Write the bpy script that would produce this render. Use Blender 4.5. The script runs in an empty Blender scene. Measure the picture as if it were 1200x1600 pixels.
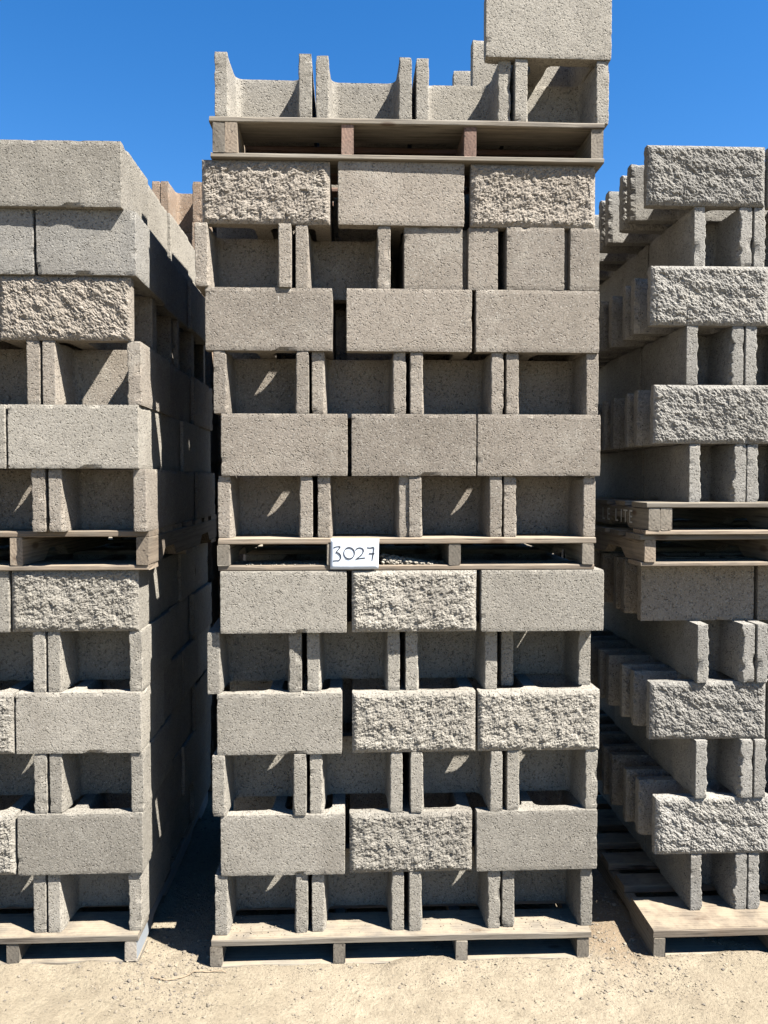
import bpy, bmesh, math, random
from mathutils import Vector, Matrix, noise
R = math.radians
rng = random.Random(3027)
scene = bpy.context.scene
col = scene.collection

# ------------------------------------------------------------------ camera
cam_data = bpy.data.cameras.new('camera')
cam = bpy.data.objects.new('camera', cam_data); col.objects.link(cam)
cam.location = (0.0, -2.4233, 1.5446)
cam.rotation_euler = (R(90 - 1.90), 0, R(-2.30))
cam_data.sensor_fit = 'VERTICAL'; cam_data.sensor_height = 36.0; cam_data.sensor_width = 27.0
cam_data.lens = 27.045
cam_data.shift_y = -0.00425
cam_data.clip_start = 0.05; cam_data.clip_end = 3000
scene.camera = cam
scene.cycles.diffuse_bounces = 1; scene.cycles.max_bounces = 6

# ------------------------------------------------------------------ sky and sun
SUN_DIR = Vector((-1.0, 0.60, -1.62)).normalized()      # the way the light travels
world = bpy.data.worlds.new('World'); scene.world = world; world.use_nodes = True
wn = world.node_tree.nodes; wl = world.node_tree.links
sky = wn.new('ShaderNodeTexSky'); sky.sky_type = 'NISHITA'; sky.sun_disc = False
sky.sun_elevation = math.asin(-SUN_DIR.z)
sky.sun_rotation = math.atan2(-SUN_DIR.x, -SUN_DIR.y)
sky.altitude = 0; sky.air_density = 1.0; sky.dust_density = 0.1; sky.ozone_density = 3.0
bg = wn['Background']; bg.inputs['Strength'].default_value = 0.05
hs_ = wn.new('ShaderNodeHueSaturation'); hs_.inputs['Saturation'].default_value = 1.35; hs_.inputs['Hue'].default_value = 0.505; hs_.inputs['Value'].default_value = 0.79
wl.new(sky.outputs['Color'], hs_.inputs['Color']); wl.new(hs_.outputs['Color'], bg.inputs['Color'])
sun_data = bpy.data.lights.new('sun', 'SUN'); sun_data.energy = 5.0; sun_data.angle = R(0.53)
sun_data.color = (1.0, 0.96, 0.90)
sun = bpy.data.objects.new('sun', sun_data); col.objects.link(sun)
sun.rotation_euler = SUN_DIR.to_track_quat('-Z', 'Y').to_euler(); sun.location = (4, -3, 7)
vs = scene.view_settings
vs.view_transform = 'Standard'; vs.look = 'None'; vs.exposure = 2.40; vs.gamma = 1.0; vs.use_curve_mapping = False

# ------------------------------------------------------------------ materials
ALBEDO = 0.82       # common factor on the dry base colours below
def new_mat(name):
    m = bpy.data.materials.new(name); m.use_nodes = True
    nt = m.node_tree
    return m, nt.nodes, nt.links, nt.nodes['Principled BSDF']

def math_node(n, l, op, a, b=None, c=None):
    x = n.new('ShaderNodeMath'); x.operation = op
    for i, v in enumerate((a, b, c)):
        if v is None: continue
        if isinstance(v, (int, float)): x.inputs[i].default_value = v
        else: l.new(v, x.inputs[i])
    return x.outputs[0]

def ramp(n, l, fac, stops):
    r = n.new('ShaderNodeValToRGB'); l.new(fac, r.inputs[0])
    e = r.color_ramp.elements
    while len(e) < len(stops): e.new(0.5)
    for el, (p, c) in zip(e, stops):
        el.position = p; el.color = (c, c, c, 1) if isinstance(c, (int, float)) else (*[v * ALBEDO for v in c], 1)
    return r.outputs[0]

def mix(n, l, fac, a, b, mode='MIX'):
    x = n.new('ShaderNodeMix'); x.data_type = 'RGBA'; x.blend_type = mode
    for sock, v in ((x.inputs[0], fac), (x.inputs[6], a), (x.inputs[7], b)):
        if isinstance(v, (int, float)): sock.default_value = v
        elif isinstance(v, tuple): sock.default_value = (*[q * ALBEDO for q in v], 1)
        else: l.new(v, sock)
    return x.outputs[2]

def coords(n, l, kind='Object'):
    tc = n.new('ShaderNodeTexCoord'); oi = n.new('ShaderNodeObjectInfo')
    add = n.new('ShaderNodeVectorMath'); add.operation = 'MULTIPLY_ADD'
    comb = n.new('ShaderNodeCombineXYZ')
    for i, k in enumerate((17.3, 31.7, 23.9)):
        l.new(math_node(n, l, 'MULTIPLY', oi.outputs['Random'], k), comb.inputs[i])
    l.new(tc.outputs[kind], add.inputs[0]); add.inputs[1].default_value = (1, 1, 1)
    l.new(comb.outputs[0], add.inputs[2])
    return add.outputs[0], oi.outputs['Random']

def noise_tex(n, l, vec, scale, detail=3, rough=0.55, dist=0.0):
    t = n.new('ShaderNodeTexNoise'); l.new(vec, t.inputs['Vector'])
    t.inputs['Scale'].default_value = scale; t.inputs['Detail'].default_value = detail
    t.inputs['Roughness'].default_value = rough; t.inputs['Distortion'].default_value = dist
    return t.outputs[0]

def voronoi(n, l, vec, scale, out='Distance', feature='F1'):
    t = n.new('ShaderNodeTexVoronoi'); l.new(vec, t.inputs['Vector']); t.inputs['Scale'].default_value = scale
    t.feature = feature
    return t.outputs[out]

def concrete(name, c_lo, c_hi, pit=1.0, spread=0.32):
    m, n, l, b = new_mat(name)
    vec, rnd = coords(n, l)
    broad = noise_tex(n, l, vec, 4.5, 4, 0.6)
    mid = noise_tex(n, l, vec, 26, 4, 0.65)
    base = mix(n, l, ramp(n, l, broad, [(0.3, 0.0), (0.7, 1.0)]), c_lo, c_hi)
    # per-block batch difference
    val = math_node(n, l, 'MULTIPLY_ADD', rnd, spread, 1 - spread / 2)
    vv = n.new('ShaderNodeCombineXYZ')
    for i in range(3): l.new(val, vv.inputs[i])
    base = mix(n, l, 1.0, base, vv.outputs[0], 'MULTIPLY')
    base = mix(n, l, 1.0, base, ramp(n, l, mid, [(0.25, 0.90), (0.75, 1.08)]), 'MULTIPLY')
    # dusty, pale and damp patches, white scuffs
    st = noise_tex(n, l, vec, 7.5, 6, 0.62, 0.6)
    base = mix(n, l, ramp(n, l, st, [(0.54, 0.0), (0.70, 0.38)]), base, (0.30, 0.275, 0.23))
    st2 = noise_tex(n, l, vec, 3.1, 5, 0.6, 0.4)
    base = mix(n, l, ramp(n, l, st2, [(0.55, 0.0), (0.72, 0.35)]), base, (0.115, 0.10, 0.082))
    mps = n.new('ShaderNodeMapping'); l.new(vec, mps.inputs[0]); mps.inputs['Rotation'].default_value = (0.2, 0.9, 0.3); mps.inputs['Scale'].default_value = (1, 1, 0.25)
    sc = noise_tex(n, l, mps.outputs[0], 75, 3, 0.6)
    base = mix(n, l, ramp(n, l, sc, [(0.735, 0.0), (0.765, 0.65)]), base, (0.42, 0.40, 0.36))
    # dark and light aggregate grains in the cement
    grain = noise_tex(n, l, vec, 260, 3, 0.75)
    base = mix(n, l, 1.0, base, ramp(n, l, grain, [(0.30, 0.55), (0.45, 0.97), (0.60, 1.03), (0.76, 1.25)]), 'MULTIPLY')
    cells = voronoi(n, l, vec, 260, 'Color')
    sep = n.new('ShaderNodeSeparateColor'); l.new(cells, sep.inputs[0])
    base = mix(n, l, ramp(n, l, sep.outputs[0], [(0.90, 0.0), (0.95, 0.35)]), base, (0.34, 0.32, 0.28))
    base = mix(n, l, ramp(n, l, sep.outputs[1], [(0.88, 0.0), (0.93, 0.5)]), base, (0.065, 0.06, 0.052))
    l.new(base, b.inputs['Base Color'])
    b.inputs['Roughness'].default_value = 0.93
    b.inputs['Specular IOR Level'].default_value = 0.2
    # relief: open pores and sandy grain
    wv = n.new('ShaderNodeVectorMath'); wv.operation = 'MULTIPLY_ADD'
    wn_ = n.new('ShaderNodeTexNoise'); l.new(vec, wn_.inputs['Vector']); wn_.inputs['Scale'].default_value = 90; wn_.inputs['Detail'].default_value = 2
    l.new(wn_.outputs['Color'], wv.inputs[0]); wv.inputs[1].default_value = (0.003, 0.003, 0.003); l.new(vec, wv.inputs[2])
    pores = voronoi(n, l, wv.outputs[0], 150)
    wob = noise_tex(n, l, vec, 90, 3, 0.6)
    keep = ramp(n, l, wob, [(0.50, 0.0), (0.60, 1.0)])
    pdep = ramp(n, l, pores, [(0.15, 0.0), (0.45, 1.0)])
    pore = math_node(n, l, 'MULTIPLY', math_node(n, l, 'SUBTRACT', 1.0, pdep), keep)
    rough = noise_tex(n, l, vec, 170, 5, 0.75)
    hgt = math_node(n, l, 'MULTIPLY_ADD', pore, -2.2 * pit, rough)
    bump = n.new('ShaderNodeBump'); bump.inputs['Strength'].default_value = 0.9
    bump.inputs['Distance'].default_value = 0.0030 * pit
    l.new(hgt, bump.inputs['Height']); l.new(bump.outputs[0], b.inputs['Normal'])
    return m

M_warm = concrete('concrete_taupe', (0.174, 0.150, 0.121), (0.210, 0.183, 0.151))
M_grey = concrete('concrete_grey', (0.186, 0.170, 0.142), (0.226, 0.208, 0.176))
M_cool = concrete('concrete_cool', (0.176, 0.166, 0.147), (0.216, 0.205, 0.184))
M_tan = concrete('concrete_tan', (0.205, 0.145, 0.100), (0.24, 0.175, 0.125))

def wood(name, dark, light, grey, greyness=0.5, paint=None):
    m, n, l, b = new_mat(name)
    vec, rnd = coords(n, l)
    tc0 = n.new('ShaderNodeTexCoord'); off = n.new('ShaderNodeCombineXYZ')
    l.new(math_node(n, l, 'MULTIPLY_ADD', rnd, 0.16, -0.08), off.inputs[1]); l.new(math_node(n, l, 'MULTIPLY_ADD', rnd, -0.11, 0.01), off.inputs[2]); l.new(math_node(n, l, 'MULTIPLY', rnd, 40.0), off.inputs[0])
    va = n.new('ShaderNodeVectorMath'); l.new(tc0.outputs['Object'], va.inputs[0]); l.new(off.outputs[0], va.inputs[1])
    mp = n.new('ShaderNodeMapping'); l.new(va.outputs[0], mp.inputs[0]); mp.inputs['Scale'].default_value = (0.09, 1, 1)
    wv = n.new('ShaderNodeTexWave'); wv.wave_type = 'RINGS'; wv.rings_direction = 'X'
    l.new(mp.outputs[0], wv.inputs['Vector'])
    wv.inputs['Scale'].default_value = 30; wv.inputs['Distortion'].default_value = 1.6
    wv.inputs['Detail'].default_value = 3; wv.inputs['Detail Scale'].default_value = 1.2
    mp2 = n.new('ShaderNodeMapping'); l.new(vec, mp2.inputs[0]); mp2.inputs['Scale'].default_value = (0.05, 1, 1)
    fib = noise_tex(n, l, mp2.outputs[0], 170, 4, 0.7)
    base = mix(n, l, wv.outputs[1] if len(wv.outputs) > 1 else wv.outputs[0], light, dark)
    weather = noise_tex(n, l, vec, 7, 4, 0.6)
    wfac = math_node(n, l, 'MULTIPLY', ramp(n, l, weather, [(0.3, 0.2), (0.7, 1.0)]), greyness)
    base = mix(n, l, wfac, base, grey)
    base = mix(n, l, 1.0, base, ramp(n, l, fib, [(0.28, 0.5), (0.48, 0.96), (0.75, 1.16)]), 'MULTIPLY')
    mp3 = n.new('ShaderNodeMapping'); l.new(vec, mp3.inputs[0]); mp3.inputs['Scale'].default_value = (0.035, 1, 1)
    crack = noise_tex(n, l, mp3.outputs[0], 95, 3, 0.6)
    base = mix(n, l, ramp(n, l, crack, [(0.33, 0.85), (0.39, 0.0)]), base, (0.035, 0.027, 0.02))
    mp4 = n.new('ShaderNodeMapping'); l.new(vec, mp4.inputs[0]); mp4.inputs['Scale'].default_value = (0.45, 1, 1)
    kn = voronoi(n, l, mp4.outputs[0], 11)
    base = mix(n, l, ramp(n, l, kn, [(0.09, 0.8), (0.16, 0.0)]), base, (0.06, 0.036, 0.022))
    grime = noise_tex(n, l, vec, 3.5, 5, 0.65)
    base = mix(n, l, ramp(n, l, grime, [(0.5, 0.0), (0.72, 0.6)]), base, (0.085, 0.07, 0.055))
    val = math_node(n, l, 'MULTIPLY_ADD', rnd, 0.60, 0.66)
    vv = n.new('ShaderNodeCombineXYZ')
    for i in range(3): l.new(val, vv.inputs[i])
    base = mix(n, l, 1.0, base, vv.outputs[0], 'MULTIPLY')
    # settled dust on upward faces
    geo = n.new('ShaderNodeNewGeometry'); sz = n.new('ShaderNodeSeparateXYZ'); l.new(geo.outputs['True Normal'], sz.inputs[0])
    dust = math_node(n, l, 'MULTIPLY', ramp(n, l, sz.outputs[2], [(0.6, 0.0), (0.9, 1.0)]), ramp(n, l, noise_tex(n, l, vec, 13, 5, 0.7), [(0.38, 0.08), (0.62, 0.68)]))
    base = mix(n, l, dust, base, (0.245, 0.202, 0.142))
    if paint:
        wear = noise_tex(n, l, mp2.outputs[0], 40, 4, 0.6)
        sidef = ramp(n, l, math_node(n, l, 'ABSOLUTE', sz.outputs[0]), [(0.6, 0.0), (0.8, 1.0)])
        base = mix(n, l, math_node(n, l, 'MULTIPLY', sidef, ramp(n, l, wear, [(0.36, 0.0), (0.46, 0.9)])), base, paint)
    l.new(base, b.inputs['Base Color']); b.inputs['Roughness'].default_value = 0.85
    b.inputs['Specular IOR Level'].default_value = 0.25
    bump = n.new('ShaderNodeBump'); bump.inputs['Strength'].default_value = 0.6; bump.inputs['Distance'].default_value = 0.0015
    l.new(fib, bump.inputs['Height']); l.new(bump.outputs[0], b.inputs['Normal'])
    return m

W_fresh = wood('pallet_wood_fresh', (0.135, 0.098, 0.068), (0.22, 0.168, 0.118), (0.175, 0.152, 0.120), 0.7)
W_grey = wood('pallet_wood_weathered', (0.10, 0.08, 0.06), (0.17, 0.142, 0.106), (0.16, 0.146, 0.121), 0.85)
W_red = wood('pallet_wood_reddish', (0.13, 0.07, 0.05), (0.20, 0.12, 0.085), (0.17, 0.125, 0.10), 0.45)
W_blue = wood('pallet_wood_pale_blue', (0.18, 0.15, 0.115), (0.25, 0.21, 0.16), (0.23, 0.22, 0.20), 0.7, (0.165, 0.185, 0.205))

def plain(name, c, rough=0.8, var=0.0, scale=30):
    m, n, l, b = new_mat(name)
    vec, rnd = coords(n, l)
    f = noise_tex(n, l, vec, scale, 4, 0.6)
    base = mix(n, l, f, tuple(v * (1 - var) for v in c), tuple(min(1, v * (1 + var)) for v in c))
    l.new(base, b.inputs['Base Color']); b.inputs['Roughness'].default_value = rough
    b.inputs['Specular IOR Level'].default_value = 0.3
    return m
M_paper = plain('paper_white', (0.47, 0.51, 0.56), 0.6, 0.05, 18)
M_ink = plain('marker_ink', (0.012, 0.014, 0.022), 0.5, 0.2)
M_stencil = plain('stencil_paint', (0.36, 0.355, 0.33), 0.85, 0.3, 60)
M_plastic = plain('plastic_film', (0.55, 0.58, 0.6), 0.25, 0.1)
M_twig = plain('dry_twig', (0.20, 0.15, 0.10), 0.9, 0.3, 80)

def soil():
    m, n, l, b = new_mat('sandy_soil')
    tc = n.new('ShaderNodeTexCoord'); vec = tc.outputs['Object']
    big = noise_tex(n, l, vec, 1.9, 5, 0.6)
    mid = noise_tex(n, l, vec, 11, 5, 0.65)
    fine = noise_tex(n, l, vec, 85, 5, 0.75)
    base = mix(n, l, ramp(n, l, big, [(0.35, 0.0), (0.62, 1.0)]), (0.186, 0.157, 0.112), (0.224, 0.190, 0.138))
    base = mix(n, l, ramp(n, l, mid, [(0.42, 0.0), (0.68, 0.65)]), base, (0.148, 0.122, 0.087))
    base = mix(n, l, 1.0, base, ramp(n, l, fine, [(0.30, 0.50), (0.42, 0.92), (0.55, 1.02), (0.72, 1.12)]), 'MULTIPLY')
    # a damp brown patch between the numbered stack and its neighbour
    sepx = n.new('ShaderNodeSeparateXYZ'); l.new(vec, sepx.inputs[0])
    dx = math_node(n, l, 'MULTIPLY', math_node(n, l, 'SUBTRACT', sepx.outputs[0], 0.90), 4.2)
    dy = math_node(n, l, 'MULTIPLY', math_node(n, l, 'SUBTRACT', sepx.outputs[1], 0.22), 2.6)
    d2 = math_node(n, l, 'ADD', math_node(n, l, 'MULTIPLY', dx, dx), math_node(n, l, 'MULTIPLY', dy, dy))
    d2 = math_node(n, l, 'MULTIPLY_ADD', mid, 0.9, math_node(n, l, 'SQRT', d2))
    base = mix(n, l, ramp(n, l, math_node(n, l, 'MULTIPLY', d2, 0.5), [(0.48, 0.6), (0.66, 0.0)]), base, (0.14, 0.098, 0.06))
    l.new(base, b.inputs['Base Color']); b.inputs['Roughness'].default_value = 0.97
    b.inputs['Specular IOR Level'].default_value = 0.15
    bump = n.new('ShaderNodeBump'); bump.inputs['Strength'].default_value = 0.9; bump.inputs['Distance'].default_value = 0.008
    l.new(math_node(n, l, 'MULTIPLY_ADD', mid, 1.2, fine), bump.inputs['Height']); l.new(bump.outputs[0], b.inputs['Normal'])
    return m
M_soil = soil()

def stone_mat(name, tones):
    m, n, l, b = new_mat(name)
    g = n.new('ShaderNodeNewGeometry')
    f = noise_tex(n, l, g.outputs['Position'], 300, 3)
    base = ramp(n, l, g.outputs['Random Per Island'], [(i / (len(tones) - 1), t) for i, t in enumerate(tones)])
    base = mix(n, l, 1.0, base, ramp(n, l, f, [(0.3, 0.8), (0.7, 1.1)]), 'MULTIPLY')
    l.new(base, b.inputs['Base Color']); b.inputs['Roughness'].default_value = 0.9
    return m
M_gravel = stone_mat('gravel_mixed', [(0.185, 0.152, 0.106), (0.12, 0.10, 0.074), (0.20, 0.168, 0.12), (0.075, 0.064, 0.054), (0.17, 0.14, 0.097)])
M_rubble = stone_mat('crushed_concrete', [(0.22, 0.195, 0.155), (0.16, 0.145, 0.115), (0.25, 0.225, 0.185)])

# ------------------------------------------------------------------ object helpers
def link(name, mesh, mat=None, parent=None, loc=(0, 0, 0), rot=(0, 0, 0)):
    o = bpy.data.objects.new(name, mesh); col.objects.link(o)
    o.location = loc; o.rotation_euler = rot
    if parent is not None: o.parent = parent
    if mat is not None and not mesh.materials: mesh.materials.append(mat)
    return o
def tag(o, label=None, cat=None, group=None, kind=None):
    if label: o['label'] = label
    if cat: o['category'] = cat
    if group: o['group'] = group
    if kind: o['kind'] = kind
    return o
def empty(name, loc, rot=(0, 0, 0)):
    o = bpy.data.objects.new(name, None); col.objects.link(o)
    o.location = loc; o.rotation_euler = rot; o.empty_display_size = 0.1
    return o
def bm_mesh(bm, name):
    me = bpy.data.meshes.new(name); bm.to_mesh(me); bm.free(); return me

# ------------------------------------------------------------------ ground
def ground_height(x, y):
    a = max(0.0, 1.0 - max(0.0, math.hypot(x, y) - 6) / 20)
    h = 0.010 * noise.noise(Vector((x * 1.7, y * 1.7, 3.1))) + 0.006 * noise.noise(Vector((x * 6, y * 6, 9)))
    h += 0.0035 * noise.fractal(Vector((x * 24, y * 24, 1.5)), 0.8, 2.1, 3)
    # dirt drifted against the fronts of the pallets
    for px0, px1, py in ((-0.46, 0.77, -0.018), (-1.92, -0.69, 0.02), (0.97, 2.2, -0.022)):
        if px0 - 0.05 < x < px1 + 0.05 and -0.12 < y - py < 0.03:
            h += (0.007 + 0.006 * noise.noise(Vector((x * 9, y * 9, 4)))) * (1 + (y - py) / 0.12 if y < py else 1 - (y - py) / 0.03)
    return a * h + 0.005
def axis(lo, hi, step, far):
    v = []; x = lo
    while x < hi: v.append(x); x += step
    v.append(hi)
    d = step; x = hi; right = []
    while x < far: d *= 1.5; x += d; right.append(x)
    d = step; x = lo; left = []
    while x > -far: d *= 1.5; x -= d; left.append(x)
    return left[::-1] + v + right
gx = axis(-1.45, 1.75, 0.013, 900); gy = axis(-1.0, 1.3, 0.013, 900)
verts = [(x, y, ground_height(x, y)) for y in gy for x in gx]
nx = len(gx)
faces = [(j * nx + i, j * nx + i + 1, (j + 1) * nx + i + 1, (j + 1) * nx + i) for j in range(len(gy) - 1) for i in range(nx - 1)]
me = bpy.data.meshes.new('ground'); me.from_pydata(verts, [], faces); me.update()
me.polygons.foreach_set('use_smooth', [True] * len(me.polygons))
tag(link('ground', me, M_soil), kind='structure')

def stone_shapes(k, seed):
    r = random.Random(seed); out = []
    for q in range(k):
        bm = bmesh.new(); bmesh.ops.create_icosphere(bm, subdivisions=1, radius=1)
        sx, sy, sz = r.uniform(0.8, 1.3), r.uniform(0.65, 1.0), r.uniform(0.4, 0.75)
        for v in bm.verts:
            f = r.uniform(0.72, 1.15); v.co = Vector((v.co.x * sx * f, v.co.y * sy * f, v.co.z * sz * f))
        bm.verts.index_update()
        out.append(([v.co.copy() for v in bm.verts], [tuple(v.index for v in f.verts) for f in bm.faces])); bm.free()
    return out
SHAPES = stone_shapes(8, 5)
def scatter(name, spots, mat):
    V = []; F = []; r = random.Random(11)
    for (x, y, z, s) in spots:
        vs_, fs = SHAPES[r.randrange(len(SHAPES))]; a = r.uniform(0, 6.28); ca, sa = math.cos(a) * s, math.sin(a) * s
        o = len(V)
        V += [(x + p.x * ca - p.y * sa, y + p.x * sa + p.y * ca, z + p.z * s) for p in vs_]
        F += [tuple(o + i for i in f) for f in fs]
    me = bpy.data.meshes.new(name); me.from_pydata(V, [], F); me.update()
    return link(name, me, mat)
spots = []
rg = random.Random(21)
while len(spots) < 34000:
    x = rg.uniform(-1.45, 1.75); y = rg.uniform(-0.95, 1.25)
    clump = noise.noise(Vector((x * 3.5, y * 3.5, 7.7)))
    edge = math.exp(-abs(y + 0.03) / 0.12)
    gap = 1.0 if (-0.72 < x < -0.40 and y > -0.25) or (0.74 < x < 1.05 and y > -0.2) else 0.0
    if rg.random() > 0.22 + 0.55 * max(0, clump) + 0.5 * edge + 0.35 * gap: continue
    s = 0.0008 + 0.0046 * rg.random() ** 13 + 0.0013 * rg.random()
    if gap: s *= 1.35
    spots.append((x, y, ground_height(x, y) + s * 0.25, s))
tag(scatter('gravel', spots, M_gravel), 'loose sandy gravel strewn over the pale dirt ground', 'gravel', kind='stuff')

# ------------------------------------------------------------------ concrete block meshes
H = 0.194; L = 0.394; PITCH = 0.1948
def densify(poly, step=0.013):
    """poly: (x, y, radius, flag) corners in order -> list of (x, y, corner_flag)"""
    out = []; n = len(poly)
    seg = []
    for i, (x, y, r, fl) in enumerate(poly):
        p = Vector((x, y)); a = Vector(poly[i - 1][:2]) - p; b = Vector(poly[(i + 1) % n][:2]) - p
        a.normalize(); b.normalize()
        if r <= 0: seg.append([(p.x, p.y, fl)]); continue
        s, e = p + a * r, p + b * r
        k = 3 if r < 0.008 else 6
        seg.append([((1 - t) ** 2 * s.x + 2 * t * (1 - t) * p.x + t * t * e.x, (1 - t) ** 2 * s.y + 2 * t * (1 - t) * p.y + t * t * e.y, fl)
                    for t in [q / k for q in range(k + 1)]])
    for i in range(n):
        out += seg[i]
        a = Vector(seg[i][-1][:2]); b = Vector(seg[(i + 1) % n][0][:2]); d = (b - a).length
        m = int(d / step)
        for q in range(1, m): 
            c = a.lerp(b, q / m); out.append((c.x, c.y, 0))
    return out

def make_block(name, W, seed, open_side=-1, split=False, slot=None, ragged=0.0, t=0.040, double=False):
    """one concrete block, origin at the middle of its base; length along x, outer face towards -y"""
    r = random.Random(seed); off = Vector((seed * 7.13, seed * 3.7, seed * 1.9))
    hL, hW = L / 2, W / 2; y0 = -hW + (0.03 if split else 0.0)
    xw = -hL + 0.156; te = 0.046; rc = 0.0030; rf = 0.026
    ti = t
    outer = [(-hL, y0, 0.0 if split else rc, 1), (hL, y0, 0.0 if split else rc, 1)]
    if slot is not None:
        outer += [(hL, slot - 0.009, 0.002, 1), (hL - 0.030, slot - 0.008, 0, 0), (hL - 0.030, slot + 0.008, 0, 0), (hL, slot + 0.009, 0.002, 1)]
    outer += [(hL, hW, rc, 1), (-hL, hW, rc, 1), (-hL, hW - ti, 0.004, 2), (xw, hW - ti - 0.006, rf, 0),
              (xw, -hW + ti + 0.006, rf, 0), (-hL, -hW + ti, 0.004, 2)]
    hole = [(xw + 0.047, -hW + ti + 0.005, rf, 0), (xw + 0.047, hW - ti - 0.005, rf, 0), (hL - te, hW - ti - 0.005, rf, 0), (hL - te, -hW + ti + 0.005, rf, 0)]
    loops = [densify(outer), densify(hole)]
    if double:      # open at both ends, one web across the middle
        xw = -0.026
        side = [(xw, hW - ti - 0.005, rf, 0), (xw, -hW + ti + 0.005, rf, 0)]
        outer = [(-hL, y0, 0.0 if split else rc, 1), (hL, y0, 0.0 if split else rc, 1), (hL, -hW + ti, 0.004, 2)] + [(-x_, y_, r_, f_) for x_, y_, r_, f_ in side[::-1]] + [
                 (hL, hW - ti, 0.004, 2), (hL, hW, rc, 1), (-hL, hW, rc, 1), (-hL, hW - ti, 0.004, 2)] + side + [(-hL, -hW + ti, 0.004, 2)]
        loops = [densify(outer)]
    nz = 22
    zs = [0, 0.004, 0.012] + [0.012 + (H - 0.024) * q / nz for q in range(1, nz)] + [H - 0.012, H - 0.004, H]
    bm = bmesh.new()
    rings = []
    for li, lp in enumerate(loops):
        n = len(lp); cols = []
        for k, z in enumerate(zs):
            ring = []
            de = min(z, H - z)
            for i, (x, y, fl) in enumerate(lp):
                pa, pb = lp[i - 1], lp[(i + 1) % n]
                tx, ty = pb[0] - pa[0], pb[1] - pa[1]; d = math.hypot(tx, ty) or 1
                nx_, ny_ = -ty / d, tx / d               # to the left of travel = into the material (both loops)
                P = Vector((x, y, z)) + off
                ins = 0.0
                if de < 0.011:
                    chip = max(0.0, noise.noise(P * 22) - 0.34) * 0.030 + max(0.0, noise.noise(P * 9) - 0.55) * 0.03 + max(0, noise.noise(P * 70)) * 0.0022
                    ins += (0.0012 + chip) * (1 - de / 0.011) ** 1.4
                if fl == 1:
                    chip = max(0.0, noise.noise(P * 26) - 0.30) * 0.013
                    ins += chip + 0.0011 * noise.noise(P * 120)
                inner = (li == 1) or ((abs(x) < hL - 0.012 if double else x < xw + 0.03) and abs(y) < hW - t * 0.8)
                if inner and abs(x) < hL - 0.012: ins -= 0.0035 * (1 - 2 * z / H)      # mould draft
                if ragged and hL - abs(x) < 0.016 and (double or x < 0) and abs(y) < hW - 0.014:
                    g = noise.fractal(Vector((z * 26, (1 if y > 0 else 5) + seed, 0 if x < 0 else 9)), 0.7, 2.2, 4)
                    k2 = (1 - (hL - abs(x)) / 0.02) if abs(abs(y) - (hW - t)) < 0.014 else 0
                    ring_y = y + (1 if y > 0 else -1) * ragged * (0.35 + g) * max(0, k2)
                    ring.append(bm.verts.new((x + nx_ * ins, ring_y + ny_ * ins, z))); continue
                jit = 0.0006 * noise.noise(P * 15)
                ring.append(bm.verts.new((x + nx_ * (ins + jit), y + ny_ * (ins + jit), z)))
            cols.append(ring)
        for k in range(len(zs) - 1):
            for i in range(n):
                bm.faces.new((cols[k][i], cols[k][(i + 1) % n], cols[k + 1][(i + 1) % n], cols[k + 1][i]))
        rings.append(cols)
    for k in (0, len(zs) - 1):
        es = []
        for cols in rings:
            ring = cols[k]
            for i in range(len(ring)): es.append(bm.edges.get((ring[i], ring[(i + 1) % len(ring)])))
        bmesh.ops.triangle_fill(bm, edges=es, use_beauty=True, use_dissolve=False)
    bmesh.ops.recalc_face_normals(bm, faces=bm.faces[:])
    if split:
        NX, NZ = 124, 62
        ca, sa = math.cos(0.75), math.sin(0.75)
        grid = []
        for j in range(NZ + 1):
            rowv = []
            for i in range(NX + 1):
                x = -hL + L * i / NX; z = H * j / NZ
                e = min(x + hL, hL - x, z, H - z)
                u = (x * ca + z * sa); v = (-x * sa + z * ca)
                q = Vector((u * 0.85, v * 1.2, 0)) + off
                d = 0.0030 * noise.noise(q * 10) + 0.0052 * noise.fractal(q * 22, 0.7, 2.1, 4)
                cell = noise.voronoi(q * 34 + Vector((noise.noise(q * 40), noise.noise(q * 40 + off), 0)) * 0.5)[1][0]
                tilt = noise.cell_vector(cell * 9.7) - Vector((0.5, 0.5, 0.5)); dq = q * 34 - cell
                d += 0.0048 * (tilt.x * dq.x + tilt.y * dq.y) * 1.6 + 0.0034 * tilt.z
                f1 = noise.voronoi(q * 58, distance_metric='DISTANCE')[0]; f2 = noise.voronoi(q * 125 + Vector((3, 1, 4)))[0]
                d += 0.0034 * (0.42 - f1[0]) + 0.0050 * (0.42 - f2[0]) + 0.0024 * noise.noise(q * 230)
                w = min(1.0, e / 0.016)
                d = 0.72 * d * (0.25 + 0.75 * w) - 0.0075 * (1 - w) ** 1.5
                edge = 0.0014 * noise.noise(q * 60) if e < 1e-6 else 0
                rowv.append(bm.verts.new((x, -hW - d, z)))
            grid.append(rowv)
        for j in range(NZ):
            for i in range(NX):
                bm.faces.new((grid[j][i], grid[j][i + 1], grid[j + 1][i + 1], grid[j + 1][i])).smooth = False
        border = [grid[0][i] for i in range(NX)] + [grid[j][NX] for j in range(NZ)] + [grid[NZ][i] for i in range(NX, 0, -1)] + [grid[j][0] for j in range(NZ, 0, -1)]
        back = [bm.verts.new((v.co.x, y0, v.co.z)) for v in border]
        m = len(border)
        for i in range(m):
            bm.faces.new((border[i], back[i], back[(i + 1) % m], border[(i + 1) % m]))
    if open_side > 0:
        for v in bm.verts: v.co.x = -v.co.x
        bmesh.ops.reverse_faces(bm, faces=bm.faces[:])
    return bm_mesh(bm, name)

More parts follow.
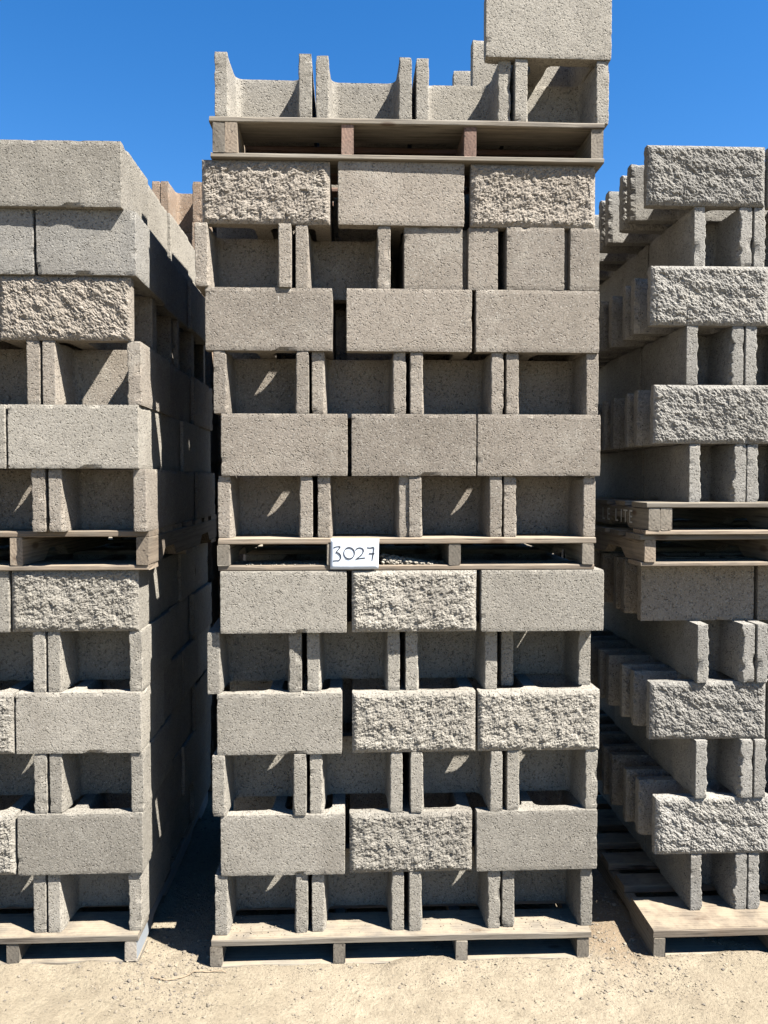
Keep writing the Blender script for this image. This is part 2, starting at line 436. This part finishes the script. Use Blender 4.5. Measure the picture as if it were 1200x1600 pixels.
W12, W8 = 0.296, 0.194
MESH = {
 'plain12': [make_block('smooth_block', W12, s, (-1, 1)[s % 2]) for s in (1, 2, 3, 4, 5, 6, 7, 8)],
 'split12': [make_block('split_face_block', W12, s, (-1, 1)[s % 2], split=True) for s in (55, 56, 57, 58, 59, 60)],
 'open12': [make_block('open_end_block', W12, s, ragged=0.004, t=0.041) for s in (21, 22, 23, 24, 25, 26)],
 'slot12': [make_block('slotted_block', W12, 31, slot=0.045), make_block('closed_end_block', W12, 32)],
 'plain8': [make_block('smooth_narrow_block', W8, s, (-1, 1)[s % 2], t=0.038, double=True, ragged=0.008) for s in (41, 42)],
 'split8': [make_block('split_face_narrow_block', W8, s, (-1, 1)[s % 2], split=True, t=0.040, double=True, ragged=0.010) for s in (51, 52, 53, 54)],
 'open8': [make_block('open_end_narrow_block', W8, s, ragged=0.011, t=0.042, double=True) for s in (61, 62, 63)],
 'tan8': [make_block('tan_narrow_block', W8, s, ragged=0.004, t=0.041) for s in (71, 72)],
}
def filler(width):
    hL, hW, t, xw = L / 2, width / 2, 0.04, -L / 2 + 0.156
    out = [(-hL, -hW), (hL, -hW), (hL, hW), (-hL, hW), (-hL, hW - t), (xw, hW - t), (xw, -hW + t), (-hL, -hW + t)]
    ins = [(xw + 0.047, -hW + t), (xw + 0.047, hW - t), (hL - 0.046, hW - t), (hL - 0.046, -hW + t)]
    bm = bmesh.new(); lv = []
    for z in (0.0, H): lv.append([[bm.verts.new((x, y, z)) for x, y in lp] for lp in (out, ins)])
    for q in (0, 1):
        a_, b_ = lv[0][q], lv[1][q]; m = len(a_)
        for i in range(m): bm.faces.new((a_[i], a_[(i + 1) % m], b_[(i + 1) % m], b_[i]))
    for k in (0, 1):
        es = [bm.edges.get((lp[i], lp[(i + 1) % len(lp)])) for lp in lv[k] for i in range(len(lp))]
        bmesh.ops.triangle_fill(bm, edges=es, use_beauty=True)
    bmesh.ops.recalc_face_normals(bm, faces=bm.faces[:]); bm.verts.index_update()
    r = ([v.co.copy() for v in bm.verts], [tuple(v.index for v in f.verts) for f in bm.faces]); bm.free(); return r
FILLER = {W12: filler(W12), W8: filler(W8)}
COPY = {}
def block_mesh(kind, mat, i):
    src = MESH[kind][i % len(MESH[kind])]
    key = (src.name, mat.name)
    if key not in COPY:
        me = src if not src.materials else src.copy()
        if me is not src: me.materials.clear()
        me.materials.append(mat); COPY[key] = me
    return COPY[key]

ORD = ['first', 'second', 'third', 'fourth', 'fifth', 'sixth', 'seventh', 'eighth', 'ninth', 'tenth', 'eleventh', 'twelfth']
LOOK = {'plain12': 'smooth', 'split12': 'split-faced', 'open12': 'open-ended', 'slot12': 'slotted', 'plain8': 'smooth narrow', 'split8': 'split-faced narrow', 'open8': 'open-ended narrow'}
counter = [0]
def place_block(kind, mat, cx, cy, z, rz, label, group, pick=None, yaw=None):
    counter[0] += 1
    o = link('concrete_block', block_mesh(kind, mat, counter[0] if pick is None else pick), None,
             None, (cx, cy, z), (0, 0, rz + (R(rng.gauss(0, 0.35)) if yaw is None else R(yaw))))
    return tag(o, label, 'concrete block', group)

FILL = {}          # blocks inside the stacks or past the picture's edge, joined into one object per stack
def fill_block(stack, mat, width, cx, cy, z, rz):
    FILL.setdefault((stack, mat.name), []).append((width, cx, cy, z, rz + R(rng.gauss(0, 0.3))))

def course(stack, tier, k, z, kinds, xs, yf, mat, width, depth, coln, seen, jx=0.004, jy=0.006, dy=None, yaws=None, back='plain', hold=None, opening='L', step=None):
    """one course: kinds per front column ('p' smooth, 's' split, 'o' open end, 'c' closed end; the last repeats); xs left edges"""
    w = '12' if width > 0.25 else '8'; n = len(xs)
    size = width if kinds[0] in 'oc' else L
    lo, hi = min(xs), max(xs)
    for c, x in enumerate(xs):
        kd = kinds[min(c, len(kinds) - 1)]
        order = sorted(xs).index(x)
        for d in range(depth):
            ends = kd in 'oc'
            q = kd if d == 0 else ('o' if ends else ('s' if (kd == 's' and back == 'split') else 'p'))
            kind = {'p': 'plain', 's': 'split', 'o': 'open', 'c': 'slot'}[q] + w
            yy = yf + (rng.uniform(-jy, jy) if d else 0) + ((dy[c] if dy else 0) if d == 0 else 0.006)
            xx = x
            if d and step: xx = x + rng.uniform(-jx, jx)
            elif d:   # rows behind close up to one side or the other
                xx = (lo + order * (size + 0.003)) if d % 2 else (hi - (n - 1 - order) * (size + 0.003))
                xx += rng.uniform(-jx, jx) if order in (0, n - 1) else 0
            if ends:
                cx, cy = xx + width / 2, yy + L / 2 + d * (L + 0.006); rz = R(90) if q == 'o' else R(-90)
            else:
                cx, cy = xx + L / 2, yy + width / 2 + d * (step or (width + 0.006)); rz = 0
            if not seen(c, d):
                fill_block(stack, mat, width, cx, cy, z, rz); continue
            depthw = 'front row' if d == 0 else ORD[d] + ' row back'
            lab = f"{LOOK[kind].replace(' narrow', '')} block, {ORD[k]} course on {stack}'s {tier} pallet, {depthw}, {coln[c]}"
            pick = None
            if q in 'ps': pick = 2 * rng.randrange(len(MESH[kind]) // 2) + (1 if opening == 'L' else 0)
            if q == 'c': pick = 1 if hold == 'closed' else 0
            if q == 'c' and hold == 'closed': lab = lab.replace('slotted', 'closed-ended')
            place_block(kind, mat, cx, cy, z, rz, lab, 'blocks of the ' + stack, pick=pick,
                        yaw=(yaws[c] if (yaws and d == 0) else None))

# ------------------------------------------------------------------ pallets
def board_mesh(name, lx, wy, hz, seed, notch=False, warp=0.002):
    """plank along local x, origin at the middle of its underside"""
    r = random.Random(seed)
    NXB = 28 if notch else 14
    xs = [-lx / 2 + lx * i / NXB for i in range(NXB + 1)]
    bm = bmesh.new(); rows = []
    c = min(0.0025, hz * 0.15)
    for i, x in enumerate(xs):
        b = 0.0
        if notch:
            for c0 in (-lx * 0.27, lx * 0.27):
                dd = abs(x - c0)
                if dd < 0.105: b = max(b, hz * 0.42 * min(1, (0.105 - dd) / 0.03))
        wz = warp * noise.noise(Vector((x * 3, seed, 0))); wy_ = warp * noise.noise(Vector((x * 3, seed, 5)))
        e = r.uniform(-0.002, 0.002) if i in (0, NXB) else 0
        chip = lambda: max(0, r.gauss(0, 0.0018)) + (r.uniform(0.003, 0.009) if r.random() < 0.10 else 0)
        prof = [(-wy / 2 + c + chip(), b), (wy / 2 - c - chip(), b), (wy / 2, b + c), (wy / 2, hz - c - chip()), (wy / 2 - c, hz), (-wy / 2 + c, hz), (-wy / 2, hz - c - chip()), (-wy / 2, b + c)]
        rows.append([bm.verts.new((x + e + r.uniform(-0.001, 0.001) * (i in (0, NXB)), yy + wy_, zz + (wz if zz > hz * 0.5 else wz * 0.5))) for yy, zz in prof])
    for i in range(NXB):
        for k in range(8):
            bm.faces.new((rows[i][k], rows[i][(k + 1) % 8], rows[i + 1][(k + 1) % 8], rows[i + 1][k]))
    bm.faces.new(rows[0][::-1]); bm.faces.new(rows[-1])
    bmesh.ops.recalc_face_normals(bm, faces=bm.faces[:])
    return bm_mesh(bm, name)
BCACHE = {}
def board(name, size, mat, seed, notch=False, warp=0.002):
    key = (name, size, mat.name, seed, notch)
    if key not in BCACHE:
        me = board_mesh(name, *size, seed, notch, warp); me.materials.append(mat); BCACHE[key] = me
    return BCACHE[key]

def pallet(label, x0, y0, z0, height, width, depth, strx, mats, seed, deck_t=0.019, bot_t=0.016, rz=0, front_gap=0.0, bottom=True, side_mat=None, lead=0.14, text=None, inner=None):
    """stringers run away from the front, deck boards across; x0/y0 = front corner"""
    t = tag(empty('wooden_pallet', (x0 + width / 2, y0 + depth / 2, z0), (0, 0, R(rz))), label, 'pallet', 'wooden pallets')
    r = random.Random(seed); mt, ms, mb = mats
    hs = height - deck_t - bot_t - 0.0006
    for i, sx in enumerate(strx):
        lx = sx - (x0 + width / 2)
        mat = ms if not (side_mat and i in side_mat) else side_mat[i]
        s = link('stringer', board('stringer', (depth - 0.004, 0.038, hs), mat, seed * 10 + i, True, 0.003), None, t, (lx, r.uniform(-0.004, 0.004), bot_t + 0.0003), (0, 0, R(90)))
        if text and i == text[0]: text[1](s, depth, hs)
    n = 7; ws = [lead] + [r.choice((0.088, 0.10, 0.135)) for _ in range(n - 2)] + [0.14]
    gap = (depth - sum(ws)) / (n - 1)
    y = -depth / 2
    for i, w in enumerate(ws):
        m = mt if i == 0 else (inner or mt)
        link('deck_board', board('deck_board', (width - 0.004, round(w, 3), deck_t), m, seed * 10 + i % 3 + (7 if i == 0 else 0), False, 0.0030), None, t,
             (r.uniform(-0.004, 0.004), y + w / 2 + r.uniform(-0.003, 0.003) * (i > 0), bot_t + hs + 0.0005), (0, 0, R(r.uniform(-0.25, 0.25))))
        y += w + gap
    for i, yy in enumerate((-depth / 2 + 0.06, 0.0, depth / 2 - 0.06)):
        link('bottom_board', board('bottom_board', (width - 0.006, 0.115, bot_t), mb, seed * 10 + i, False, 0.001), None, t, (r.uniform(-0.004, 0.004), yy, 0.0), (0, 0, R(r.uniform(-0.2, 0.2))))
    return t

def str4(a, b, m=None): return [a + 0.019, a + (b - a) * 0.34, a + (b - a) * 0.66, b - 0.019]
CEN, LEF, RIG = 'numbered stack', 'wide-block stack', 'double-pallet stack'

# --- the numbered stack
pallet('dusty grey pallet on the ground under the stack with the number sheet', -0.456, -0.018, -0.006, 0.1035, 1.222, 1.22,
       [-0.435, -0.046, 0.345, 0.740], (W_grey, W_grey, W_grey), 3, deck_t=0.022, bot_t=0.018)
pallet('fresh pine pallet carrying the paper number sheet', -0.424, -0.012, 0.098 + 6 * PITCH + 0.0003, 1.3696 - 0.098 - 6 * PITCH - 0.0006, 1.195, 1.21,
       [-0.404, -0.064, 0.321, 0.746], (W_fresh, W_grey, W_fresh), 4)
zM6 = 1.3696 + 6 * PITCH
zT = 2.662
pallet('reddish brown pallet high up under the topmost few blocks', -0.434, -0.022, zM6 + 0.0003, zT - zM6 - 0.0006, 1.222, 1.21,
       [-0.410, -0.372, -0.016, 0.365, 0.762], (W_grey, W_red, W_grey), 5, deck_t=0.017, bot_t=0.014, side_mat={0: W_grey, 1: W_fresh, 4: W_grey}, inner=W_red)

c3 = ['nearest wide-block stack', 'in the middle', 'nearest double-pallet stack']
c4 = ['nearest wide-block stack', 'second from wide-block stack', 'second from double-pallet stack', 'nearest double-pallet stack']
see3 = lambda c, d: d == 0 or c == 0 or c == 2
see4 = lambda c, d: d == 0 or c == 0 or c == 3
def cen_long(tier, k, z, kinds, xs, y, mat, dy=None): course(CEN, tier, k, z, kinds, xs, y, mat, W12, 4, c3, see3, dy=dy)
def cen_end(tier, k, z, kinds, xs, y, mat, dy=None, yaws=None): course(CEN, tier, k, z, kinds, xs, y, mat, W12, 3, c4, see4, dy=dy, yaws=yaws)
zL = [0.098 + PITCH * k for k in range(6)]; zM = [1.3696 + PITCH * k for k in range(6)]
cen_end('ground', 0, zL[0], 'oooo', [-0.443, -0.133, 0.176, 0.482], 0.006, M_grey, [0, .004, 0, .006])
cen_long('ground', 1, zL[1], 'psp', [-0.421, -0.013, 0.393], -0.002, M_grey)
cen_end('ground', 2, zL[2], 'oooo', [-0.446, -0.138, 0.182, 0.492], 0.004, M_grey, [-.012, 0, -.006, 0])
cen_long('ground', 3, zL[3], 'pss', [-0.430, -0.004, 0.398], -0.004, M_grey)
cen_end('ground', 4, zL[4], 'oooo', [-0.467, -0.146, 0.166, 0.486], 0.012, M_grey, [-.008, .006, .008, .05], [2.2, -0.4, 0.3, -0.6])
cen_long('ground', 5, zL[5], 'psp', [-0.416, -0.005, 0.402], -0.018, M_grey)
cen_end('middle', 0, zM[0], 'oooo', [-0.423, -0.112, 0.176, 0.478], 0.004, M_warm, [0, .004, -.003, .004])
cen_long('middle', 1, zM[1], 'ppp', [-0.412, -0.005, 0.391], -0.004, M_warm)
cen_end('middle', 2, zM[2], 'oooo', [-0.434, -0.128, 0.180, 0.484], 0.002, M_warm, [-.004, .006, 0, .004])
cen_long('middle', 3, zM[3], 'ppp', [-0.458, -0.021, 0.384], -0.004, M_warm)
cen_end('middle', 4, zM[4], 'oocc', [-0.486, -0.177, 0.161, 0.480], 0.0, M_warm, [-.012, 0, .004, -.004])
cen_long('middle', 5, zM[5], 'sps', [-0.464, -0.047, 0.368], -0.006, M_warm)
cen_end('top', 0, zT, 'oooo', [-0.422, -0.112, 0.196, 0.502], -0.004, M_grey, [-.012, -.004, 0, -.010])
for i, (x, y) in enumerate([(0.409, -0.020), (0.371, 0.43)]):
    place_block('plain12', M_grey, x + L / 2, y + W12 / 2, zT + PITCH, 0,
                ['smooth block lying alone on top of the numbered stack, highest of all', 'block behind the highest block on top of the numbered stack'][i],
                'blocks of the ' + CEN, pick=(1, 3)[i], yaw=[0.5, -0.8][i])

# --- the wide-block stack beside it
zA = [1.392 + PITCH * k for k in range(6)]
pallet('grey pallet on the ground with pale bluish side under wide-block stack', -1.914, 0.020, -0.006, 0.1035, 1.222, 1.22,
       [-1.894, -1.50, -1.085, -0.713], (W_grey, W_grey, W_grey), 6, deck_t=0.022, bot_t=0.018, side_mat={3: W_blue})
pallet('clean pine pallet between the two tiers of the wide-block stack', -1.86, 0.018, 0.098 + 6 * PITCH + 0.0003, zA[0] - 0.098 - 6 * PITCH - 0.0006, 1.218, 1.21,
       [-1.84, -1.45, -1.052, -0.662], (W_fresh, W_fresh, W_fresh), 7)
l6 = ['nearest numbered stack'] + [o + ' from numbered stack' for o in ORD[1:6]]
def lef_long(tier, k, z, kinds, right, y, mat, dy=None, opening='L'):
    course(LEF, tier, k, z, kinds, [right - L - i * (L + 0.006) for i in range(3)], y, mat, W12, 4, l6, lambda c, d: c == 0 or (c == 1 and d == 0), dy=dy, back='split', opening=opening)
def lef_end(tier, k, z, kinds, right, y, mat, dy=None, hold=None):
    course(LEF, tier, k, z, kinds, [right - W12 - i * (W12 + 0.007) for i in range(4)], y, mat, W12, 3, l6, lambda c, d: c == 0 or (c == 1 and d == 0), dy=dy, hold=hold)
lef_end('ground', 0, zL[0], 'ooo', -0.684, 0.042, M_grey)
lef_long('ground', 1, zL[1], 'ps', -0.674, 0.030, M_grey)
lef_end('ground', 2, zL[2], 'ooo', -0.671, 0.038, M_grey)
lef_long('ground', 3, zL[3], 'ps', -0.674, 0.032, M_grey)
lef_end('ground', 4, zL[4], 'ooo', -0.672, 0.040, M_grey)
lef_long('ground', 5, zL[5], 'sp', -0.681, 0.030, M_grey)
lef_end('upper', 0, zA[0], 'ooo', -0.640, -0.020, M_warm)
lef_long('upper', 1, zA[1], 'pp', -0.656, -0.034, M_grey)
lef_end('upper', 2, zA[2], 'ooo', -0.651, -0.026, M_warm)
lef_long('upper', 3, zA[3], 'ss', -0.676, -0.034, M_warm, opening='R')
lef_end('upper', 4, zA[4], 'ccc', -0.658, -0.044, M_cool, hold='closed')
lef_long('upper', 5, zA[5], 'pp', -0.688, -0.066, M_grey)

# --- the stack of narrow blocks on doubled pallets
zC = [1.478 + PITCH * k for k in range(6)]
def stencil(word, size):
    def put(s, depth, hs):
        x = 0.0
        for ch in word[::-1]:
            w = {'I': 0.45, ' ': 0.5}.get(ch, 0.85) * size
            if ch != ' ':
                cu = bpy.data.curves.new('stencil', 'FONT'); cu.body = ch; cu.size = size; cu.extrude = 0.0004
                tmp = bpy.data.objects.new('stencil_source', cu); col.objects.link(tmp)
                dg = bpy.context.evaluated_depsgraph_get(); dg.update(); me = bpy.data.meshes.new_from_object(tmp.evaluated_get(dg))
                bpy.data.objects.remove(tmp); me.materials.clear(); me.materials.append(M_stencil)
                # outer side of the stringer (its local +y), reading towards the front end
                link('stencil_letter', me, None, s, (-(depth / 2 - 0.115 - w - x), 0.0232, hs * 0.22), (R(90), 0, R(180)))
            x += w
    return put
pallet('weathered pallet on the ground under the narrow block stack', 0.968, -0.022, -0.006, 0.1035, 1.24, 1.27, [0.988, 1.38, 1.78, 2.18], (W_fresh, W_grey, W_grey), 8, deck_t=0.026, bot_t=0.012, lead=0.20)
zD6 = 0.098 + 6 * PITCH
pallet('notched lower one of the two pallets stacked between narrow block tiers', 0.945, 0.062, zD6 + 0.0003, 0.1055, 1.24, 1.24, [0.975, 1.40, 1.79, 2.15], (W_grey, W_fresh, W_fresh), 9, deck_t=0.018, bot_t=0.014)
pallet('stencilled upper one of the two pallets stacked between narrow block tiers', 0.955, 0.045, zD6 + 0.1061, zC[0] - zD6 - 0.1064, 1.24, 1.24, [0.983, 1.022, 1.42, 1.79, 2.16], (W_grey, W_grey, W_fresh), 10, deck_t=0.017, bot_t=0.014, text=(0, stencil('LE LITE', 0.066)))
def rig_long(tier, k, z, kinds, x, y, mat, dy=None):
    course(RIG, tier, k, z, kinds, [x + i * (L + 0.012) for i in range(3)], y, mat, W8, 5, l6, lambda c, d: c == 0 or (c == 1 and d == 0), jx=0.010, jy=0.004, dy=dy, back='split', opening='R', step=0.246)
def rig_end(tier, k, z, kinds, x, y, mat, dy=None):
    course(RIG, tier, k, z, kinds, [x + i * (W8 + 0.005) for i in range(6)], y, mat, W8, 3, l6, lambda c, d: c == 0 or (c == 1 and d == 0), dy=dy)
rig_end('ground', 0, zL[0], 'ooo', 1.135, 0.085, M_cool)
rig_long('ground', 1, zL[1], 'ss', 1.012, 0.078, M_cool)
rig_end('ground', 2, zL[2], 'ooo', 1.142, 0.070, M_cool)
rig_long('ground', 3, zL[3], 'ss', 0.991, 0.082, M_cool)
rig_end('ground', 4, zL[4], 'ooo', 1.142, 0.070, M_cool)
rig_long('ground', 5, zL[5], 'pp', 0.978, 0.148, M_warm)
rig_end('upper', 0, zC[0], 'ooo', 1.117, 0.098, M_cool)
rig_long('upper', 1, zC[1], 'ss', 0.996, 0.090, M_cool)
rig_end('upper', 2, zC[2], 'ooo', 1.102, 0.096, M_cool)
rig_long('upper', 3, zC[3], 'ss', 0.981, 0.088, M_cool)
rig_end('upper', 4, zC[4], 'ooo', 1.125, 0.096, M_cool)
rig_long('upper', 5, zC[5], 'ss', 0.962, 0.086, M_cool)

# --- tan blocks standing behind
pallet('pallet on the ground under the tan block stack behind', -1.15, 1.39, -0.006, 0.1455, 0.62, 0.45, [-1.12, -0.84, -0.55], (W_grey, W_grey, W_grey), 12)
zt2 = 0.140 + 2 * PITCH
pallet('pallet between lower and upper courses of the tan block stack behind', -1.15, 1.39, zt2 + 0.0003, 0.1374, 0.62, 0.45, [-1.12, -0.84, -0.55], (W_grey, W_grey, W_grey), 13)
for tier, z0, n in (('ground', 0.140, 2), ('upper', zt2 + 0.138, 12)):
    for k in range(n):
        for c, x in enumerate((-1.131, -0.935, -0.738)):
            place_block('tan8', M_tan, x + W8 / 2 + rng.uniform(-.002, .002), 1.40 + L / 2 + rng.uniform(-.004, .004), z0 + k * PITCH, R(90),
                        f"tan block, {ORD[k]} course on tan stack's {tier} pallet, {('farthest from', 'second from', 'nearest')[c]} the numbered stack", 'blocks of the tan stack')

for (stack, mname), items in FILL.items():
    V = []; F = []
    for (width, cx, cy, z, rz) in items:
        vs_, fs = FILLER[width]; o = len(V); ca, sa = math.cos(rz), math.sin(rz)
        V += [(cx + p.x * ca - p.y * sa, cy + p.x * sa + p.y * ca, z + p.z) for p in vs_]
        F += [tuple(o + i for i in f) for f in fs]
    me = bpy.data.meshes.new('stacked_blocks'); me.from_pydata(V, [], F); me.update()
    tone = {'concrete_taupe': 'taupe', 'concrete_grey': 'grey', 'concrete_cool': 'pale grey'}[mname]
    tag(link('stacked_blocks', me, bpy.data.materials[mname]), f"remaining {tone} blocks packed inside and behind the {stack}'s front row", 'concrete blocks', kind='stuff')

# ------------------------------------------------------------------ number sheet
sheet = empty('number_sheet', (0.0, -0.0165, 1.2700))
tag(sheet, 'white paper sheet with handwritten 3027 fixed to the pine pallet', 'paper sign')
sx0, sx1, sz0, sz1 = -0.071, 0.080, 0.002, 0.098
bm = bmesh.new(); g = []
for j in range(9):
    g.append([])
    for i in range(15):
        x = sx0 + (sx1 - sx0) * i / 14; z = sz0 + (sz1 - sz0) * j / 8
        y = -0.003 * math.sin(i / 14 * 3.1) * (1 - j / 8) - 0.004 * (j / 8) * (i / 14) ** 2 - 0.0018 * noise.noise(Vector((x * 40, z * 40, 2)))
        g[j].append(bm.verts.new((x + 0.01 * 0 + 0.001 * (j - 4) / 4, y, z)))
for j in range(8):
    for i in range(14):
        f = bm.faces.new((g[j][i], g[j][i + 1], g[j + 1][i + 1], g[j + 1][i])); f.smooth = True
me = bm_mesh(bm, 'paper'); pap = link('paper', me, M_paper, sheet)
sol = pap.modifiers.new('thickness', 'SOLIDIFY'); sol.thickness = 0.0004; sol.offset = 1
def arc(cx, cz, rx, rz, a0, a1, n=14): return [(cx + rx * math.cos(R(a0 + (a1 - a0) * i / n)), cz + rz * math.sin(R(a0 + (a1 - a0) * i / n))) for i in range(n + 1)]
DIG = {  # pen strokes in a 0..1 box
 '3': [[(0.10, 0.93), (0.45, 1.0), (0.85, 0.98), (0.62, 0.78), (0.38, 0.60)] + arc(0.38, 0.27, 0.55, 0.31, 75, -60) + [(0.30, 0.0), (0.02, -0.02)]],
 '0': [arc(0.5, 0.5, 0.5, 0.47, 100, 470, 24)],
 '2': [arc(0.42, 0.72, 0.42, 0.26, 165, -25, 10) + [(0.62, 0.38), (0.12, 0.06), (0.05, 0.03), (0.5, 0.08), (1.0, 0.12)]],
 '7': [[(0.05, 0.96), (0.5, 0.94), (0.92, 0.96), (0.88, 0.6), (0.72, 0.0)], [(0.32, 0.52), (1.02, 0.52)]]}
def paper_y(x, z):
    i = (x - sx0) / (sx1 - sx0); j = (z - sz0) / (sz1 - sz0)
    return -0.003 * math.sin(i * 3.1) * (1 - j) - 0.004 * j * i ** 2 - 0.0018 * noise.noise(Vector((x * 40, z * 40, 2))) - 0.0012
def smooth(pts, n=4):
    out = []
    for i in range(len(pts) - 1):
        p0, p1, p2, p3 = [Vector(pts[max(0, min(len(pts) - 1, i + q))]) for q in (-1, 0, 1, 2)]
        for s in range(n):
            t = s / n
            out.append(0.5 * ((2 * p1) + (p2 - p0) * t + (2 * p0 - 5 * p1 + 4 * p2 - p3) * t * t + (3 * p1 - p0 - 3 * p2 + p3) * t ** 3))
    out.append(Vector(pts[-1])); return out
for ch, x0, x1, z0, z1 in (('3', -0.063, -0.037, 0.029, 0.073), ('0', -0.029, 0.004, 0.034, 0.071), ('2', 0.008, 0.037, 0.033, 0.070), ('7', 0.042, 0.066, 0.029, 0.071)):
    bm = bmesh.new()
    for st in DIG[ch]:
        pts = [Vector((x0 + p.x * (x1 - x0), z0 + p.y * (z1 - z0))) for p in smooth(st)]
        prev = None
        for i, p in enumerate(pts):
            tg = (pts[min(i + 1, len(pts) - 1)] - pts[max(i - 1, 0)]); tg = tg.normalized() if tg.length > 1e-9 else Vector((1, 0))
            w = 0.0017 * (0.85 + 0.3 * noise.noise(Vector((p.x * 90, p.y * 90, 0)))); nrm = Vector((-tg.y, tg.x)) * w
            cur = [bm.verts.new((q.x, paper_y(q.x, q.y) + dy_, q.y)) for q in (p + nrm, p - nrm) for dy_ in (-0.0003, 0.0004)]
            if prev:
                for a, b in ((0, 2), (2, 3), (3, 1), (1, 0)): bm.faces.new((prev[a], prev[b], cur[b], cur[a]))
            prev = cur
    bmesh.ops.recalc_face_normals(bm, faces=bm.faces[:])
    link('handwritten_digit', bm_mesh(bm, 'digit'), M_ink, sheet)

# ------------------------------------------------------------------ small stuff
zdeck = 0.098 + 6 * PITCH + 0.0163
sp = []
for _ in range(420):
    x = 0.09 + abs(rg.gauss(0, 0.085)); y = rg.uniform(0.0, 0.10)
    if x > 0.29: continue
    pile = max(0, 0.040 * (1 - (x - 0.05) / 0.2)) * (1 - abs(y - 0.05) / 0.09)
    s = rg.uniform(0.003, 0.0085); sp.append((x, y, zdeck + s * 0.4 + pile * rg.random(), s))
for _ in range(120):
    s = rg.uniform(0.0015, 0.0035); sp.append((rg.uniform(-0.34, -0.10), rg.uniform(0.0, 0.09), zdeck + s * 0.4, s))
tag(scatter('concrete_rubble', sp, M_rubble), 'crushed concrete rubble heaped inside pallet beside the number sheet', 'rubble', kind='stuff')
sp = []
ztop = 0.0978
for _ in range(500):
    s = 0.001 + 0.003 * rg.random() ** 3; sp.append((rg.uniform(-0.40, 0.74), rg.uniform(0.0, 0.11), ztop + s * 0.3, s))
tag(scatter('sand_crumbs', sp, M_gravel), 'sandy crumbs lying on the deck of the dusty grey pallet', 'crumbs', kind='stuff')

bm = bmesh.new(); prev = None
tw = [(-0.62, -0.06), (-0.585, -0.075), (-0.55, -0.068), (-0.50, -0.045), (-0.44, -0.040), (-0.40, -0.046)]
pts = smooth(tw, 5)
for i, p in enumerate(pts):
    rr = 0.0016; z = ground_height(p.x, p.y) + 0.003 + 0.004 * math.sin(i * 0.5) ** 2
    ring = [bm.verts.new((p.x, p.y + rr * math.cos(a), z + rr * math.sin(a))) for a in (0, 1.26, 2.51, 3.77, 5.03)]
    if prev:
        for k in range(5): bm.faces.new((prev[k], prev[(k + 1) % 5], ring[(k + 1) % 5], ring[k]))
    prev = ring
bmesh.ops.recalc_face_normals(bm, faces=bm.faces[:])
tag(link('dry_twig', bm_mesh(bm, 'dry_twig'), M_twig), 'thin dry twig lying on dirt by the dusty grey pallet', 'twig')
